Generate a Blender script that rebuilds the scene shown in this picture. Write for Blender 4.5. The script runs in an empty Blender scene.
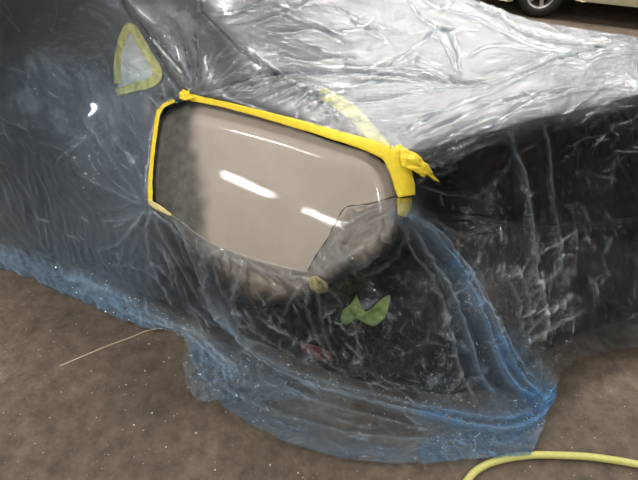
import bpy, bmesh, math, random
import numpy as np
from mathutils import Vector, Matrix

# ------------------------------------------------------------------ camera, world, lights, exposure
scene = bpy.context.scene
COL = scene.collection
FPX, PITCH, CAMZ = 480.0, math.radians(43), 1.70
cam_d = bpy.data.cameras.new('camera')
cam_d.sensor_width = 36
cam_d.lens = 36 * FPX / 638
cam_d.clip_start = .02
cam = bpy.data.objects.new('camera', cam_d)
COL.objects.link(cam)
cam.location = (0, 0, CAMZ)
cam.rotation_euler = (math.pi / 2 - PITCH, 0, 0)
scene.camera = cam

world = bpy.data.worlds.new('world')
scene.world = world
world.use_nodes = True
world.node_tree.nodes['Background'].inputs[0].default_value = (.85, .92, 1, 1)
world.node_tree.nodes['Background'].inputs[1].default_value = 1.0

scene.view_settings.view_transform = 'Standard'
scene.view_settings.look = 'None'
scene.view_settings.gamma = 1
scene.view_settings.exposure = 0.0
scene.view_settings.use_curve_mapping = False

CEIL = 3.4
# fluorescent battens: (centre x, centre y, rotation about z, length, width, watts)
LAMPS = [
    (-4.60, -0.95, -.98, 1.4, .10, 110),
    (-3.25, -2.95, -.98, 1.4, .10, 110),
    (-2.10, 0.95, -.98, 1.7, .08, 60),
    (0.80, -1.60, -.98, 1.7, .12, 50),
    (0.30, 2.60, -.98, 1.7, .12, 55),
    (2.40, 1.00, -.98, 1.7, .12, 50),
    (0.60, 5.20, -.98, 1.7, .30, 95),
    (2.40, 4.60, -.98, 1.7, .30, 95),
    (1.70, 6.90, -.98, 1.7, .30, 95),
    (3.60, 6.60, -.98, 1.7, .30, 95),
    (4.60, 4.00, -.98, 1.7, .30, 80),
]

# ------------------------------------------------------------------ helpers
rng = random.Random(7)
nrng = np.random.RandomState(11)
MATS = {}


def new_mat(name):
    m = bpy.data.materials.new(name)
    m.use_nodes = True
    nt = m.node_tree
    for n in list(nt.nodes):
        nt.nodes.remove(n)
    out = nt.nodes.new('ShaderNodeOutputMaterial')
    MATS[name] = m
    return m, nt, out


def N(nt, kind, **kw):
    n = nt.nodes.new(kind)
    for k, v in kw.items():
        setattr(n, k, v)
    return n


def noise_node(nt, scale, detail=4, rough=.6, dist=0.0, vec=None):
    n = N(nt, 'ShaderNodeTexNoise')
    n.inputs['Scale'].default_value = scale
    n.inputs['Detail'].default_value = detail
    n.inputs['Roughness'].default_value = rough
    n.inputs['Distortion'].default_value = dist
    if vec is None:
        tc = N(nt, 'ShaderNodeTexCoord')
        vec = tc.outputs['Object']
    nt.links.new(vec, n.inputs['Vector'])
    return n


def ramp(nt, src, stops):
    r = N(nt, 'ShaderNodeValToRGB')
    e = r.color_ramp.elements
    while len(e) < len(stops):
        e.new(.5)
    for i, (p, c) in enumerate(stops):
        e[i].position = p
        e[i].color = tuple(c) + (1,) if len(c) == 3 else c
    nt.links.new(src, r.inputs['Fac'])
    return r


def simple(name, col, rough=.5, metal=0.0, coat=0.0, var=.12, vscale=12, bump=0.0, bscale=60, spec=.5):
    m, nt, out = new_mat(name)
    b = N(nt, 'ShaderNodeBsdfPrincipled')
    b.inputs['Roughness'].default_value = rough
    b.inputs['Metallic'].default_value = metal
    b.inputs['Coat Weight'].default_value = coat
    b.inputs['Specular IOR Level'].default_value = spec
    n = noise_node(nt, vscale)
    r = ramp(nt, n.outputs['Fac'], [(.3, [c * (1 - var) for c in col]), (.7, [min(1, c * (1 + var)) for c in col])])
    nt.links.new(r.outputs['Color'], b.inputs['Base Color'])
    if bump:
        n2 = noise_node(nt, bscale, 3)
        bp = N(nt, 'ShaderNodeBump')
        bp.inputs['Strength'].default_value = bump
        bp.inputs['Distance'].default_value = .01
        nt.links.new(n2.outputs['Fac'], bp.inputs['Height'])
        nt.links.new(bp.outputs['Normal'], b.inputs['Normal'])
    nt.links.new(b.outputs[0], out.inputs[0])
    return m


def srgb(r, g, b):
    return tuple(((c / 255) / 12.92 if c / 255 < .04045 else ((c / 255 + .055) / 1.055) ** 2.4) for c in (r, g, b))


def mesh_obj(name, verts, faces, mat, parent=None, smooth=True):
    me = bpy.data.meshes.new(name)
    me.from_pydata([tuple(v) for v in verts], [], [tuple(f) for f in faces])
    me.update()
    if smooth:
        me.polygons.foreach_set('use_smooth', [True] * len(me.polygons))
    if mat is not None:
        me.materials.append(mat)
    o = bpy.data.objects.new(name, me)
    COL.objects.link(o)
    if parent is not None:
        o.parent = parent
        o.matrix_parent_inverse = Matrix.Translation(-parent.location) if parent.rotation_euler.z == 0 else parent.matrix_basis.inverted()
    return o


def empty(name, loc):
    o = bpy.data.objects.new(name, None)
    o.location = loc
    o.empty_display_size = .1
    COL.objects.link(o)
    return o


def tag(o, label=None, cat=None, group=None, kind=None):
    if label:
        o['label'] = label
    if cat:
        o['category'] = cat
    if group:
        o['group'] = group
    if kind:
        o['kind'] = kind
    return o


def bm_obj(name, bm, mat, parent=None, smooth=False):
    me = bpy.data.meshes.new(name)
    bm.to_mesh(me)
    bm.free()
    if smooth:
        me.polygons.foreach_set('use_smooth', [True] * len(me.polygons))
    me.materials.append(mat)
    o = bpy.data.objects.new(name, me)
    COL.objects.link(o)
    if parent is not None:
        o.parent = parent
        o.matrix_parent_inverse = Matrix.Translation(-parent.location)
    return o


def box_bm(bm, lo, hi, mat=None):
    vs = [bm.verts.new((x, y, z)) for x in (lo[0], hi[0]) for y in (lo[1], hi[1]) for z in (lo[2], hi[2])]
    if mat is not None:
        for v in vs:
            v.co = mat @ v.co
    for f in ((0, 1, 3, 2), (4, 6, 7, 5), (0, 4, 5, 1), (2, 3, 7, 6), (0, 2, 6, 4), (1, 5, 7, 3)):
        bm.faces.new([vs[i] for i in f])


def tube(name, pts, rad, mat, parent=None, seg=8):
    pts = [Vector(p) for p in pts]
    n = len(pts)
    rads = rad if isinstance(rad, (list, tuple)) else [rad] * n
    V, Fc = [], []
    up = Vector((0, 0, 1))
    for i, p in enumerate(pts):
        d = (pts[min(i + 1, n - 1)] - pts[max(i - 1, 0)]).normalized()
        a = d.cross(up)
        if a.length < 1e-3:
            a = d.cross(Vector((1, 0, 0)))
        a.normalize()
        b = a.cross(d).normalized()
        for k in range(seg):
            t = 2 * math.pi * k / seg
            V.append(p + (a * math.cos(t) + b * math.sin(t)) * rads[i])
    for i in range(n - 1):
        for k in range(seg):
            k2 = (k + 1) % seg
            Fc.append((i * seg + k, i * seg + k2, (i + 1) * seg + k2, (i + 1) * seg + k))
    Fc.append(tuple(range(seg))[::-1])
    Fc.append(tuple((n - 1) * seg + k for k in range(seg)))
    return mesh_obj(name, V, Fc, mat, parent)


# ---- pixel rays (used to set out the plan of the car from the photograph)
SP, CP = math.sin(PITCH), math.cos(PITCH)


def ray(px, py):
    px = np.asarray(px, float)
    py = np.asarray(py, float)
    a = (px - 319) / FPX
    u = (240 - py) / FPX
    return np.stack([a, CP + u * SP, -SP + u * CP], -1)


def at(px, py, z):
    d = ray(px, py)
    t = (CAMZ - z) / (-d[..., 2])
    return np.array([0, 0, CAMZ]) + d * np.expand_dims(t, -1) if d.ndim > 1 else np.array([0, 0, CAMZ]) + d * t


# ---- 2-D helpers in the setting-out plane
def inside(px, py, poly):
    c = np.zeros(px.shape, bool)
    n = len(poly)
    for i in range(n):
        x1, y1 = poly[i]
        x2, y2 = poly[(i + 1) % n]
        if y1 == y2:
            continue
        k = ((y1 > py) != (y2 > py)) & (px < (x2 - x1) * (py - y1) / (y2 - y1) + x1)
        c ^= k
    return c


def seg_near(px, py, pts, closed=False):
    """distance, nearest x, nearest y, parameter along the polyline (0..1)"""
    n = len(pts)
    best = np.full(px.shape, 1e9)
    bx = px.copy()
    by = py.copy()
    bt = np.zeros(px.shape)
    segs = n if closed else n - 1
    L = [math.dist(pts[i], pts[(i + 1) % n]) for i in range(segs)]
    tot = sum(L)
    acc = 0
    for i in range(segs):
        x1, y1 = pts[i]
        x2, y2 = pts[(i + 1) % n]
        l2 = max(L[i] ** 2, 1e-9)
        t = np.clip(((px - x1) * (x2 - x1) + (py - y1) * (y2 - y1)) / l2, 0, 1)
        qx = x1 + t * (x2 - x1)
        qy = y1 + t * (y2 - y1)
        d = np.hypot(px - qx, py - qy)
        k = d < best
        best = np.where(k, d, best)
        bx = np.where(k, qx, bx)
        by = np.where(k, qy, by)
        bt = np.where(k, (acc + t * L[i]) / tot, bt)
        acc += L[i]
    return best, bx, by, bt


def sstep(a, b, x):
    t = np.clip((x - a) / (b - a), 0, 1)
    return t * t * (3 - 2 * t)


# ---- smooth outer skin of the covered car: thin-plate surface through measured points (px, py, height)
CTRL = [
    # left side of car, roof edge down to the floor
    (-100, -60, 1.42), (-100, 60, 1.12), (-100, 130, .82), (-100, 190, .50), (-100, 235, .0),
    (20, -60, 1.38), (20, 40, 1.08), (20, 130, .80), (20, 210, .42), (20, 270, .0),
    (118, -60, 1.35), (118, 30, 1.10), (118, 90, .90), (118, 150, .72), (118, 215, .48), (118, 262, .24), (118, 312, 0),
    (150, 327, 0), (150, 280, .22), (150, 240, .45),
    (190, 335, 0), (200, 300, .18), (200, 270, .42),
    (190, 372, -.01), (215, 403, -.01), (260, 431, -.01), (260, 395, .05), (240, 340, .12),
    # shoulder, deck
    (200, -60, 1.32), (200, 20, 1.14), (250, 60, 1.03), (230, 95, .97), (300, -60, 1.25), (300, 0, 1.12), (300, 60, 1.00), (300, 100, .95),
    (350, 110, .93), (400, -20, 1.0), (400, 60, .93), (385, 120, .91), (412, 166, .885),
    (450, 20, .90), (480, 100, .88), (440, 145, .885), (500, 132, .875), (553, 118, .865), (553, 70, .86), (553, 30, .83), (500, 10, .87),
    (650, 90, .84), (740, 65, .82), (650, 50, .80), (740, 58, .79),
    # panel / bumper corner
    (350, 285, .50), (300, 320, .38), (350, 320, .38), (400, 250, .56), (400, 320, .36), (400, 280, .46),
    (300, 370, .11), (350, 390, .09), (400, 400, .07), (350, 430, .03), (430, 435, .03), (350, 460, -.01), (400, 466, -.01), (300, 449, -.01),
    # rear face
    (430, 175, .78), (445, 160, .83), (440, 200, .62), (500, 150, .77), (500, 200, .60), (553, 132, .79), (553, 200, .54),
    (500, 260, .40), (553, 280, .32), (480, 300, .33), (553, 340, .20), (480, 380, .11), (520, 350, .19), (440, 340, .26),
    (545, 400, .05), (500, 430, .02), (480, 462, -.01), (545, 440, 0),
    (650, 105, .77), (740, 85, .75), (650, 200, .50), (740, 200, .42), (650, 300, .20), (740, 270, .20), (740, 330, .05), (640, 350, .05),
]


def tps_fit(P, v, lam=.6):
    P = np.asarray(P, float) / 100
    n = len(P)
    d = np.linalg.norm(P[:, None] - P[None], axis=-1)
    K = np.where(d > 0, d * d * np.log(d + 1e-12), 0) + lam * 1e-2 * np.eye(n)
    Q = np.hstack([np.ones((n, 1)), P])
    A = np.block([[K, Q], [Q.T, np.zeros((3, 3))]])
    w = np.linalg.solve(A, np.concatenate([v, np.zeros(3)]))
    return P, w


_cp = np.array([(c[0], c[1]) for c in CTRL], float)
_ct = np.array([(CAMZ - c[2]) / -ray(c[0], c[1])[2] for c in CTRL])
# the quarter panel itself: one gently crowned plane
PN, PD = np.array([-.35, -.70, .62]), -.33
PCORE = [(188, 98), (232, 106), (290, 123), (340, 138), (386, 152), (396, 166), (400, 182), (402, 204), (394, 230), (370, 250), (345, 262), (320, 276),
         (290, 286), (262, 284), (238, 272), (215, 256), (196, 242), (176, 226), (152, 208), (150, 180), (153, 146), (157, 118), (163, 107)]


def panel_depth(px, py):
    r = ray(px, py)
    t = (PD - CAMZ * PN[2]) / (r @ PN)
    return t - .030 * (1 - ((px - 275) / 125) ** 2 - .8 * ((py - 185) / 80) ** 2)


for _x, _y in PCORE[::2] + [(200, 140), (200, 190), (240, 160), (245, 210), (285, 170), (290, 220), (330, 180), (335, 222), (370, 190), (350, 245), (385, 225), (265, 270)]:
    _cp = np.vstack([_cp, [_x, _y]])
    _ct = np.append(_ct, panel_depth(np.float64(_x), np.float64(_y)))
_TP, _TW = tps_fit(_cp, _ct)


def depth(px, py):
    px = np.atleast_1d(np.asarray(px, float))
    py = np.atleast_1d(np.asarray(py, float))
    X = np.stack([px.ravel(), py.ravel()], -1) / 100
    out = np.empty(len(X))
    for s in range(0, len(X), 20000):
        x = X[s:s + 20000]
        d2 = ((x[:, None] - _TP[None]) ** 2).sum(-1)
        out[s:s + 20000] = (.5 * d2 * np.log(d2 + 1e-20)) @ _TW[:-3] + _TW[-3] + x @ _TW[-2:]
    out = out.reshape(px.shape)
    near = (px > 110) & (px < 440) & (py > 60) & (py < 325)
    if near.any():
        x, y = px[near], py[near]
        d = seg_near(x, y, PCORE, True)[0]
        d = np.where(inside(x, y, PCORE), -d, d)
        w = 1 - sstep(-6, 26, d)
        out[near] = out[near] * (1 - w) + panel_depth(x, y) * w
    return out


def skin(px, py):
    return np.array([0, 0, CAMZ]) + ray(px, py) * depth(px, py)[..., None]


def skin_n(px, py, e=2.0):
    a = skin(px + e, py) - skin(px - e, py)
    b = skin(px, py + e) - skin(px, py - e)
    n = np.cross(b, a)
    n /= np.linalg.norm(n, axis=-1, keepdims=True) + 1e-12
    r = ray(px, py)
    s = np.sign((n * r).sum(-1, keepdims=True))
    return -n * s


def on_skin(px, py, off=0.0):
    px = np.asarray(px, float)
    py = np.asarray(py, float)
    p = skin(px, py) + skin_n(px, py) * np.asarray(off)[..., None]
    return p


def smooth_line(pts, k=6, closed=False):
    """Catmull-Rom through 2-D or 3-D points"""
    P = [np.array(p, float) for p in pts]
    n = len(P)
    out = []
    rngi = range(n) if closed else range(n - 1)
    for i in rngi:
        p0 = P[(i - 1) % n] if closed else P[max(i - 1, 0)]
        p1 = P[i]
        p2 = P[(i + 1) % n]
        p3 = P[(i + 2) % n] if closed else P[min(i + 2, n - 1)]
        for j in range(k):
            t = j / k
            out.append(.5 * ((2 * p1) + (-p0 + p2) * t + (2 * p0 - 5 * p1 + 4 * p2 - p3) * t * t + (-p0 + 3 * p1 - 3 * p2 + p3) * t ** 3))
    if not closed:
        out.append(P[-1])
    return [tuple(q) for q in out]


# ---- noise
_perm = nrng.permutation(256)
_perm = np.concatenate([_perm, _perm])
_ga = nrng.rand(256) * 2 * np.pi
_gx, _gy = np.cos(_ga), np.sin(_ga)


def perlin(x, y, seed=0):
    x = np.asarray(x, float) + seed * 17.31
    y = np.asarray(y, float) + seed * 9.77
    xi = np.floor(x).astype(int)
    yi = np.floor(y).astype(int)
    xf = x - xi
    yf = y - yi
    u = xf ** 3 * (xf * (xf * 6 - 15) + 10)
    v = yf ** 3 * (yf * (yf * 6 - 15) + 10)

    def g(ix, iy, dx, dy):
        h = _perm[(_perm[ix & 255] + iy) & 255]
        return _gx[h] * dx + _gy[h] * dy
    a = g(xi, yi, xf, yf)
    b = g(xi + 1, yi, xf - 1, yf)
    c = g(xi, yi + 1, xf, yf - 1)
    d = g(xi + 1, yi + 1, xf - 1, yf - 1)
    return (a + u * (b - a)) * (1 - v) + (c + u * (d - c)) * v


def billow(x, y, oct=4, seed=0, gain=.55):
    s = 0
    a = 1
    f = 1
    for o in range(oct):
        s = s + a * (1 - 2.6 * np.abs(perlin(x * f, y * f, seed + o * 3)))
        a *= gain
        f *= 2.03
    return s


def gauss(px, py, cx, cy, rx, ry, ang=0):
    c, s = math.cos(ang), math.sin(ang)
    dx, dy = px - cx, py - cy
    return np.exp(-((dx * c + dy * s) / rx) ** 2 - ((-dx * s + dy * c) / ry) ** 2)


# ---- patch of the skin inside a polygon, with real thickness
def poly_patch(name, poly, off, mat, parent, step=3.0, thick=.004, smooth_k=0, bump=None):
    if smooth_k:
        poly = smooth_line(poly, smooth_k, True)
    xs = [p[0] for p in poly]
    ys = [p[1] for p in poly]
    gx = np.arange(min(xs) - step, max(xs) + 2 * step, step)
    gy = np.arange(min(ys) - step, max(ys) + 2 * step, step)
    X, Y = np.meshgrid(gx, gy)
    cx = (X[:-1, :-1] + X[1:, 1:]) / 2
    cy = (Y[:-1, :-1] + Y[1:, 1:]) / 2
    keep = inside(cx, cy, poly)
    used = np.zeros(X.shape, bool)
    for a, b in ((0, 0), (0, 1), (1, 0), (1, 1)):
        used[a:a + keep.shape[0], b:b + keep.shape[1]] |= keep
    full = np.ones(X.shape, bool)
    cnt = np.zeros(X.shape, int)
    for a, b in ((0, 0), (0, 1), (1, 0), (1, 1)):
        cnt[a:a + keep.shape[0], b:b + keep.shape[1]] += keep
    rim = used & (cnt < 4)
    d, bx, by, bt = seg_near(X[rim], Y[rim], poly, True)
    X[rim] = bx
    Y[rim] = by
    idx = -np.ones(X.shape, int)
    idx[used] = np.arange(used.sum())
    px, py = X[used], Y[used]
    o = np.full(px.shape, float(off))
    if bump is not None:
        o = o + bump(px, py)
    V = on_skin(px, py, o)
    r, c = np.nonzero(keep)
    F = np.stack([idx[r, c], idx[r + 1, c], idx[r + 1, c + 1], idx[r, c + 1]], -1)
    ob = mesh_obj(name, V, F, mat, parent)
    if thick:
        m = ob.modifiers.new('thickness', 'SOLIDIFY')
        m.thickness = thick
        m.offset = 0
    return ob, px, py


def attr(ob, name, vals):
    a = ob.data.attributes.new(name, 'FLOAT', 'POINT')
    a.data.foreach_set('value', np.asarray(vals, np.float32))


# ------------------------------------------------------------------ materials
def mat_floor():
    m, nt, out = new_mat('stained_concrete')
    b = N(nt, 'ShaderNodeBsdfPrincipled')
    b.inputs['Roughness'].default_value = .72
    n1 = noise_node(nt, 1.6, 6, .62)
    r1 = ramp(nt, n1.outputs['Fac'], [(.3, srgb(78, 67, 56)), (.55, srgb(102, 88, 74)), (.75, srgb(126, 110, 92))])
    n2 = noise_node(nt, 14, 8, .75)
    r2 = ramp(nt, n2.outputs['Fac'], [(.35, (.5, .5, .5)), (.65, (1.25, 1.25, 1.25))])
    mx = N(nt, 'ShaderNodeMixRGB', blend_type='MULTIPLY')
    mx.inputs[0].default_value = 1
    nt.links.new(r1.outputs[0], mx.inputs[1])
    nt.links.new(r2.outputs[0], mx.inputs[2])
    n3 = noise_node(nt, 130, 3, .8)
    r3 = ramp(nt, n3.outputs['Fac'], [(.66, (0, 0, 0)), (.74, (1, 1, 1))])
    mx2 = N(nt, 'ShaderNodeMixRGB', blend_type='MIX')
    mx2.inputs[2].default_value = srgb(170, 160, 142) + (1,)
    sc = N(nt, 'ShaderNodeMath', operation='MULTIPLY')
    sc.inputs[1].default_value = .5
    nt.links.new(r3.outputs[0], sc.inputs[0])
    nt.links.new(sc.outputs[0], mx2.inputs[0])
    nt.links.new(mx.outputs[0], mx2.inputs[1])
    nt.links.new(mx2.outputs[0], b.inputs['Base Color'])
    bp = N(nt, 'ShaderNodeBump')
    bp.inputs['Strength'].default_value = .35
    bp.inputs['Distance'].default_value = .004
    nt.links.new(n2.outputs['Fac'], bp.inputs['Height'])
    nt.links.new(bp.outputs[0], b.inputs['Normal'])
    nt.links.new(b.outputs[0], out.inputs[0])
    return m


def mat_film():
    m, nt, out = new_mat('polythene_film')
    L = nt.links
    at_ = N(nt, 'ShaderNodeAttribute', attribute_name='dense')
    bl = N(nt, 'ShaderNodeAttribute', attribute_name='blue')
    tc = N(nt, 'ShaderNodeTexCoord')
    # fine crinkle relief
    n1 = noise_node(nt, 26, 5, .6, .6)
    n2 = noise_node(nt, 90, 3, .6, .3)
    v1 = N(nt, 'ShaderNodeTexVoronoi', feature='DISTANCE_TO_EDGE')
    v1.inputs['Scale'].default_value = 34
    wv = N(nt, 'ShaderNodeMixRGB', blend_type='ADD')
    wv.inputs[0].default_value = .05
    L.new(tc.outputs['Object'], wv.inputs[1])
    L.new(n1.outputs['Color'], wv.inputs[2])
    L.new(wv.outputs[0], v1.inputs['Vector'])
    r1 = ramp(nt, n1.outputs['Fac'], [(.42, (0, 0, 0)), (.5, (1, 1, 1)), (.58, (0, 0, 0))])
    s1 = N(nt, 'ShaderNodeMath', operation='MULTIPLY_ADD')
    s1.inputs[1].default_value = .5
    L.new(r1.outputs[0], s1.inputs[0])
    L.new(n2.outputs['Fac'], s1.inputs[2])
    s2 = N(nt, 'ShaderNodeMath', operation='MULTIPLY_ADD')
    s2.inputs[1].default_value = 3.0
    L.new(v1.outputs['Distance'], s2.inputs[0])
    L.new(s1.outputs[0], s2.inputs[2])
    bp = N(nt, 'ShaderNodeBump')
    bp.inputs['Strength'].default_value = .22
    bp.inputs['Distance'].default_value = .005
    L.new(s2.outputs[0], bp.inputs['Height'])
    # body of the film
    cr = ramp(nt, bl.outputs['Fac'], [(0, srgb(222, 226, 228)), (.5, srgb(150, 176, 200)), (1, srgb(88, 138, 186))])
    fo = N(nt, 'ShaderNodeAttribute', attribute_name='crease_shade')
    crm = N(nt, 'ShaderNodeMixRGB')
    crm.inputs[2].default_value = srgb(44, 50, 58) + (1,)  # shade in the creases, painted as a dark film colour
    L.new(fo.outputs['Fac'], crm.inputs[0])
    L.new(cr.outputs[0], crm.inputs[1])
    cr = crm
    df = N(nt, 'ShaderNodeBsdfDiffuse')
    tl = N(nt, 'ShaderNodeBsdfTranslucent')
    L.new(cr.outputs[0], df.inputs[0])
    L.new(cr.outputs[0], tl.inputs[0])
    L.new(bp.outputs[0], df.inputs['Normal'])
    mb = N(nt, 'ShaderNodeMixShader')
    mb.inputs[0].default_value = .35
    L.new(df.outputs[0], mb.inputs[1])
    L.new(tl.outputs[0], mb.inputs[2])
    tr = N(nt, 'ShaderNodeBsdfTransparent')
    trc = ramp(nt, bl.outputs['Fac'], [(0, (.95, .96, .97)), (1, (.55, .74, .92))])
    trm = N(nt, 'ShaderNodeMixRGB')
    trm.inputs[2].default_value = (.22, .25, .29, 1)  # transmission darkened by the same painted crease shade
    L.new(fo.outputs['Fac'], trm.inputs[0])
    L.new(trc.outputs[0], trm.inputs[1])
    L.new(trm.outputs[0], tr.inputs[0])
    # thin film looks thicker edge-on
    lw = N(nt, 'ShaderNodeLayerWeight')
    lw.inputs['Blend'].default_value = .35
    L.new(bp.outputs[0], lw.inputs['Normal'])
    fac = N(nt, 'ShaderNodeMath', operation='MULTIPLY_ADD')
    fac.inputs[1].default_value = 1.6
    fac.inputs[2].default_value = .55
    L.new(lw.outputs['Facing'], fac.inputs[0])
    f2 = N(nt, 'ShaderNodeMath', operation='MULTIPLY', use_clamp=True)
    L.new(fac.outputs[0], f2.inputs[0])
    L.new(at_.outputs['Fac'], f2.inputs[1])
    m1 = N(nt, 'ShaderNodeMixShader')
    L.new(f2.outputs[0], m1.inputs[0])
    L.new(tr.outputs[0], m1.inputs[1])
    L.new(mb.outputs[0], m1.inputs[2])
    gl = N(nt, 'ShaderNodeBsdfGlossy')
    gl.inputs['Roughness'].default_value = .07
    L.new(bp.outputs[0], gl.inputs['Normal'])
    fr = N(nt, 'ShaderNodeFresnel')
    fr.inputs['IOR'].default_value = 1.5
    L.new(bp.outputs[0], fr.inputs['Normal'])
    fm = N(nt, 'ShaderNodeMath', operation='MULTIPLY', use_clamp=True)
    fm.inputs[1].default_value = 1.15
    L.new(fr.outputs[0], fm.inputs[0])
    m2 = N(nt, 'ShaderNodeMixShader')
    L.new(fm.outputs[0], m2.inputs[0])
    L.new(m1.outputs[0], m2.inputs[1])
    L.new(gl.outputs[0], m2.inputs[2])
    L.new(m2.outputs[0], out.inputs[0])
    return m


def mat_primer():
    m, nt, out = new_mat('taupe_primer')
    L = nt.links
    b = N(nt, 'ShaderNodeBsdfPrincipled')
    a = N(nt, 'ShaderNodeAttribute', attribute_name='bare')
    n = noise_node(nt, 30, 4, .6)
    nb = noise_node(nt, 9, 5, .7)
    c1 = ramp(nt, nb.outputs['Fac'], [(.3, srgb(158, 147, 135)), (.7, srgb(168, 157, 145))])
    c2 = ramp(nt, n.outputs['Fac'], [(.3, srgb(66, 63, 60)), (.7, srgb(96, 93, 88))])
    mx = N(nt, 'ShaderNodeMixRGB')
    L.new(a.outputs['Fac'], mx.inputs[0])
    L.new(c1.outputs[0], mx.inputs[1])
    L.new(c2.outputs[0], mx.inputs[2])
    L.new(mx.outputs[0], b.inputs['Base Color'])
    b.inputs['Roughness'].default_value = .42
    b.inputs['Coat Weight'].default_value = .7
    b.inputs['Coat Roughness'].default_value = .03
    n3 = noise_node(nt, 260, 2, .5)
    bp = N(nt, 'ShaderNodeBump')
    bp.inputs['Strength'].default_value = .04
    bp.inputs['Distance'].default_value = .002
    L.new(n3.outputs['Fac'], bp.inputs['Height'])
    L.new(bp.outputs[0], b.inputs['Normal'])
    L.new(bp.outputs[0], b.inputs['Coat Normal'])
    L.new(b.outputs[0], out.inputs[0])
    return m


def mat_emit(name, col, s):
    m, nt, out = new_mat(name)
    e = N(nt, 'ShaderNodeEmission')
    e.inputs[0].default_value = tuple(col) + (1,)
    e.inputs[1].default_value = s
    nt.links.new(e.outputs[0], out.inputs[0])
    return m


FLOOR = mat_floor()
FILM = mat_film()
PRIMER = mat_primer()
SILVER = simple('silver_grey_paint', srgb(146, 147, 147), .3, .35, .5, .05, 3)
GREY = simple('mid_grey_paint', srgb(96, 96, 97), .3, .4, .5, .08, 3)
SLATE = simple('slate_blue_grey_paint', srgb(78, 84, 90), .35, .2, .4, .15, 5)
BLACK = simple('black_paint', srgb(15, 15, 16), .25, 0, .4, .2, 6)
UNDER = simple('black_underbody', srgb(14, 14, 14), .8, 0, 0, .2, 6)
GLASS = simple('grey_window_glass', srgb(232, 233, 230), .25, 0, .3, .1, 18)
TAPE = simple('yellow_masking_tape', srgb(230, 202, 50), .6, 0, 0, .08, 60, .35, 160, .3)
TAPE_OLD = simple('dull_yellow_masking_tape', srgb(228, 192, 36), .6, 0, 0, .12, 60, .3, 160, .3)
PALE = simple('pale_green_yellow_tape', srgb(232, 228, 138), .7, 0, 0, .12, 50, .2, 120, .3)
CREAM = simple('cream_tape', srgb(206, 190, 128), .6, 0, 0, .12, 50, .2, 120, .3)
GREEN = simple('lime_green_tape', srgb(142, 164, 92), .7, 0, 0, .2, 40, .2, 120, .3)
RED = simple('red_reflector_plastic', srgb(120, 40, 36), .3, 0, .6, .15, 80)
CHROME = simple('pale_moulding', srgb(240, 240, 236), .35, 0, .2, .05, 40)
RUBBER = simple('tyre_rubber', srgb(26, 25, 24), .75, 0, 0, .2, 30, .2, 80)
ALLOY = simple('alloy_wheel_metal', srgb(190, 190, 188), .3, .8, 0, .08, 20)
HOSE = simple('yellow_green_hose', srgb(196, 194, 112), .5, 0, 0, .1, 60, .15, 200)
CORD = simple('off_white_cord', srgb(196, 180, 158), .8, 0, 0, .12, 200, .3, 300)
CHIP = simple('white_paint_chip', srgb(226, 220, 208), .7, 0, 0, .08, 100)
PINKCHIP = simple('pink_paint_chip', srgb(214, 160, 150), .7, 0, 0, .2, 300)
WALL = simple('grey_wall', srgb(92, 90, 86), .8, 0, 0, .06, 2)
CEILM = simple('dusty_grey_ceiling', srgb(84, 83, 81), .85, 0, 0, .04, 2)
HOUSING = simple('white_lamp_housing', srgb(235, 235, 232), .5, 0, 0, .03, 5)
BEIGE = simple('beige_car_paint', srgb(176, 168, 138), .3, .2, .5, .08, 5)
CARGLASS = simple('dark_car_glass', srgb(20, 24, 26), .1, 0, .5, .1, 4)

# ------------------------------------------------------------------ room
RX0, RX1, RY0, RY1 = -7.0, 7.5, -6.0, 8.2


def slab(name, lo, hi, mat):
    bm = bmesh.new()
    box_bm(bm, lo, hi)
    o = bm_obj(name, bm, mat)
    return tag(o, kind='structure')


slab('floor', (RX0, RY0, -.12), (RX1, RY1, 0), FLOOR)
slab('ceiling', (RX0, RY0, CEIL + .02), (RX1, RY1, CEIL + .14), CEILM)
slab('wall_left', (RX0 - .15, RY0, 0), (RX0, RY1, CEIL + .02), WALL)
slab('wall_right', (RX1, RY0, 0), (RX1 + .15, RY1, CEIL + .02), WALL)
slab('wall_back', (RX0, RY1, 0), (RX1, RY1 + .15, CEIL + .02), WALL)
slab('wall_front', (RX0, RY0 - .15, 0), (RX1, RY0, CEIL + .02), WALL)

DAY = mat_emit('added_glow_pane', (.92, .96, 1), 3.2)
ADDED_WINS = [(-2.6, RY1, -1), (-.1, RY1, -1), (2.4, RY1, -1), (4.9, RY1, -1), (-4.4, RY0, 1), (-1.1, RY0, 1), (2.2, RY0, 1)]  # unseen windows, added to brighten the deck and put flecks on the film
for i, (x0, yw, sg) in enumerate(ADDED_WINS):
    w_ = empty('window_%d' % (i + 1), (x0 + 1.1, yw + sg * .03, 1.7))
    tag(w_, kind='structure')
    ya, yb = sorted((yw + sg * .06, yw + sg * .001))
    bm = bmesh.new()
    box_bm(bm, (x0, ya, 1.65), (x0 + 2.2, yb, 1.72))
    box_bm(bm, (x0, ya, 3.22), (x0 + 2.2, yb, 3.29))
    for q in (0, .72, 1.44, 2.13):
        box_bm(bm, (x0 + q, ya, 1.72), (x0 + q + .07, yb, 3.22))
    bm_obj('frame', bm, HOUSING, w_)
    ya, yb = sorted((yw + sg * .04, yw + sg * .02))
    for q in (0, .72, 1.43):
        bm = bmesh.new()
        box_bm(bm, (x0 + q + .075, ya, 1.725), (x0 + q + .7, yb, 3.215))
        bm_obj('pane', bm, DAY, w_)

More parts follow.
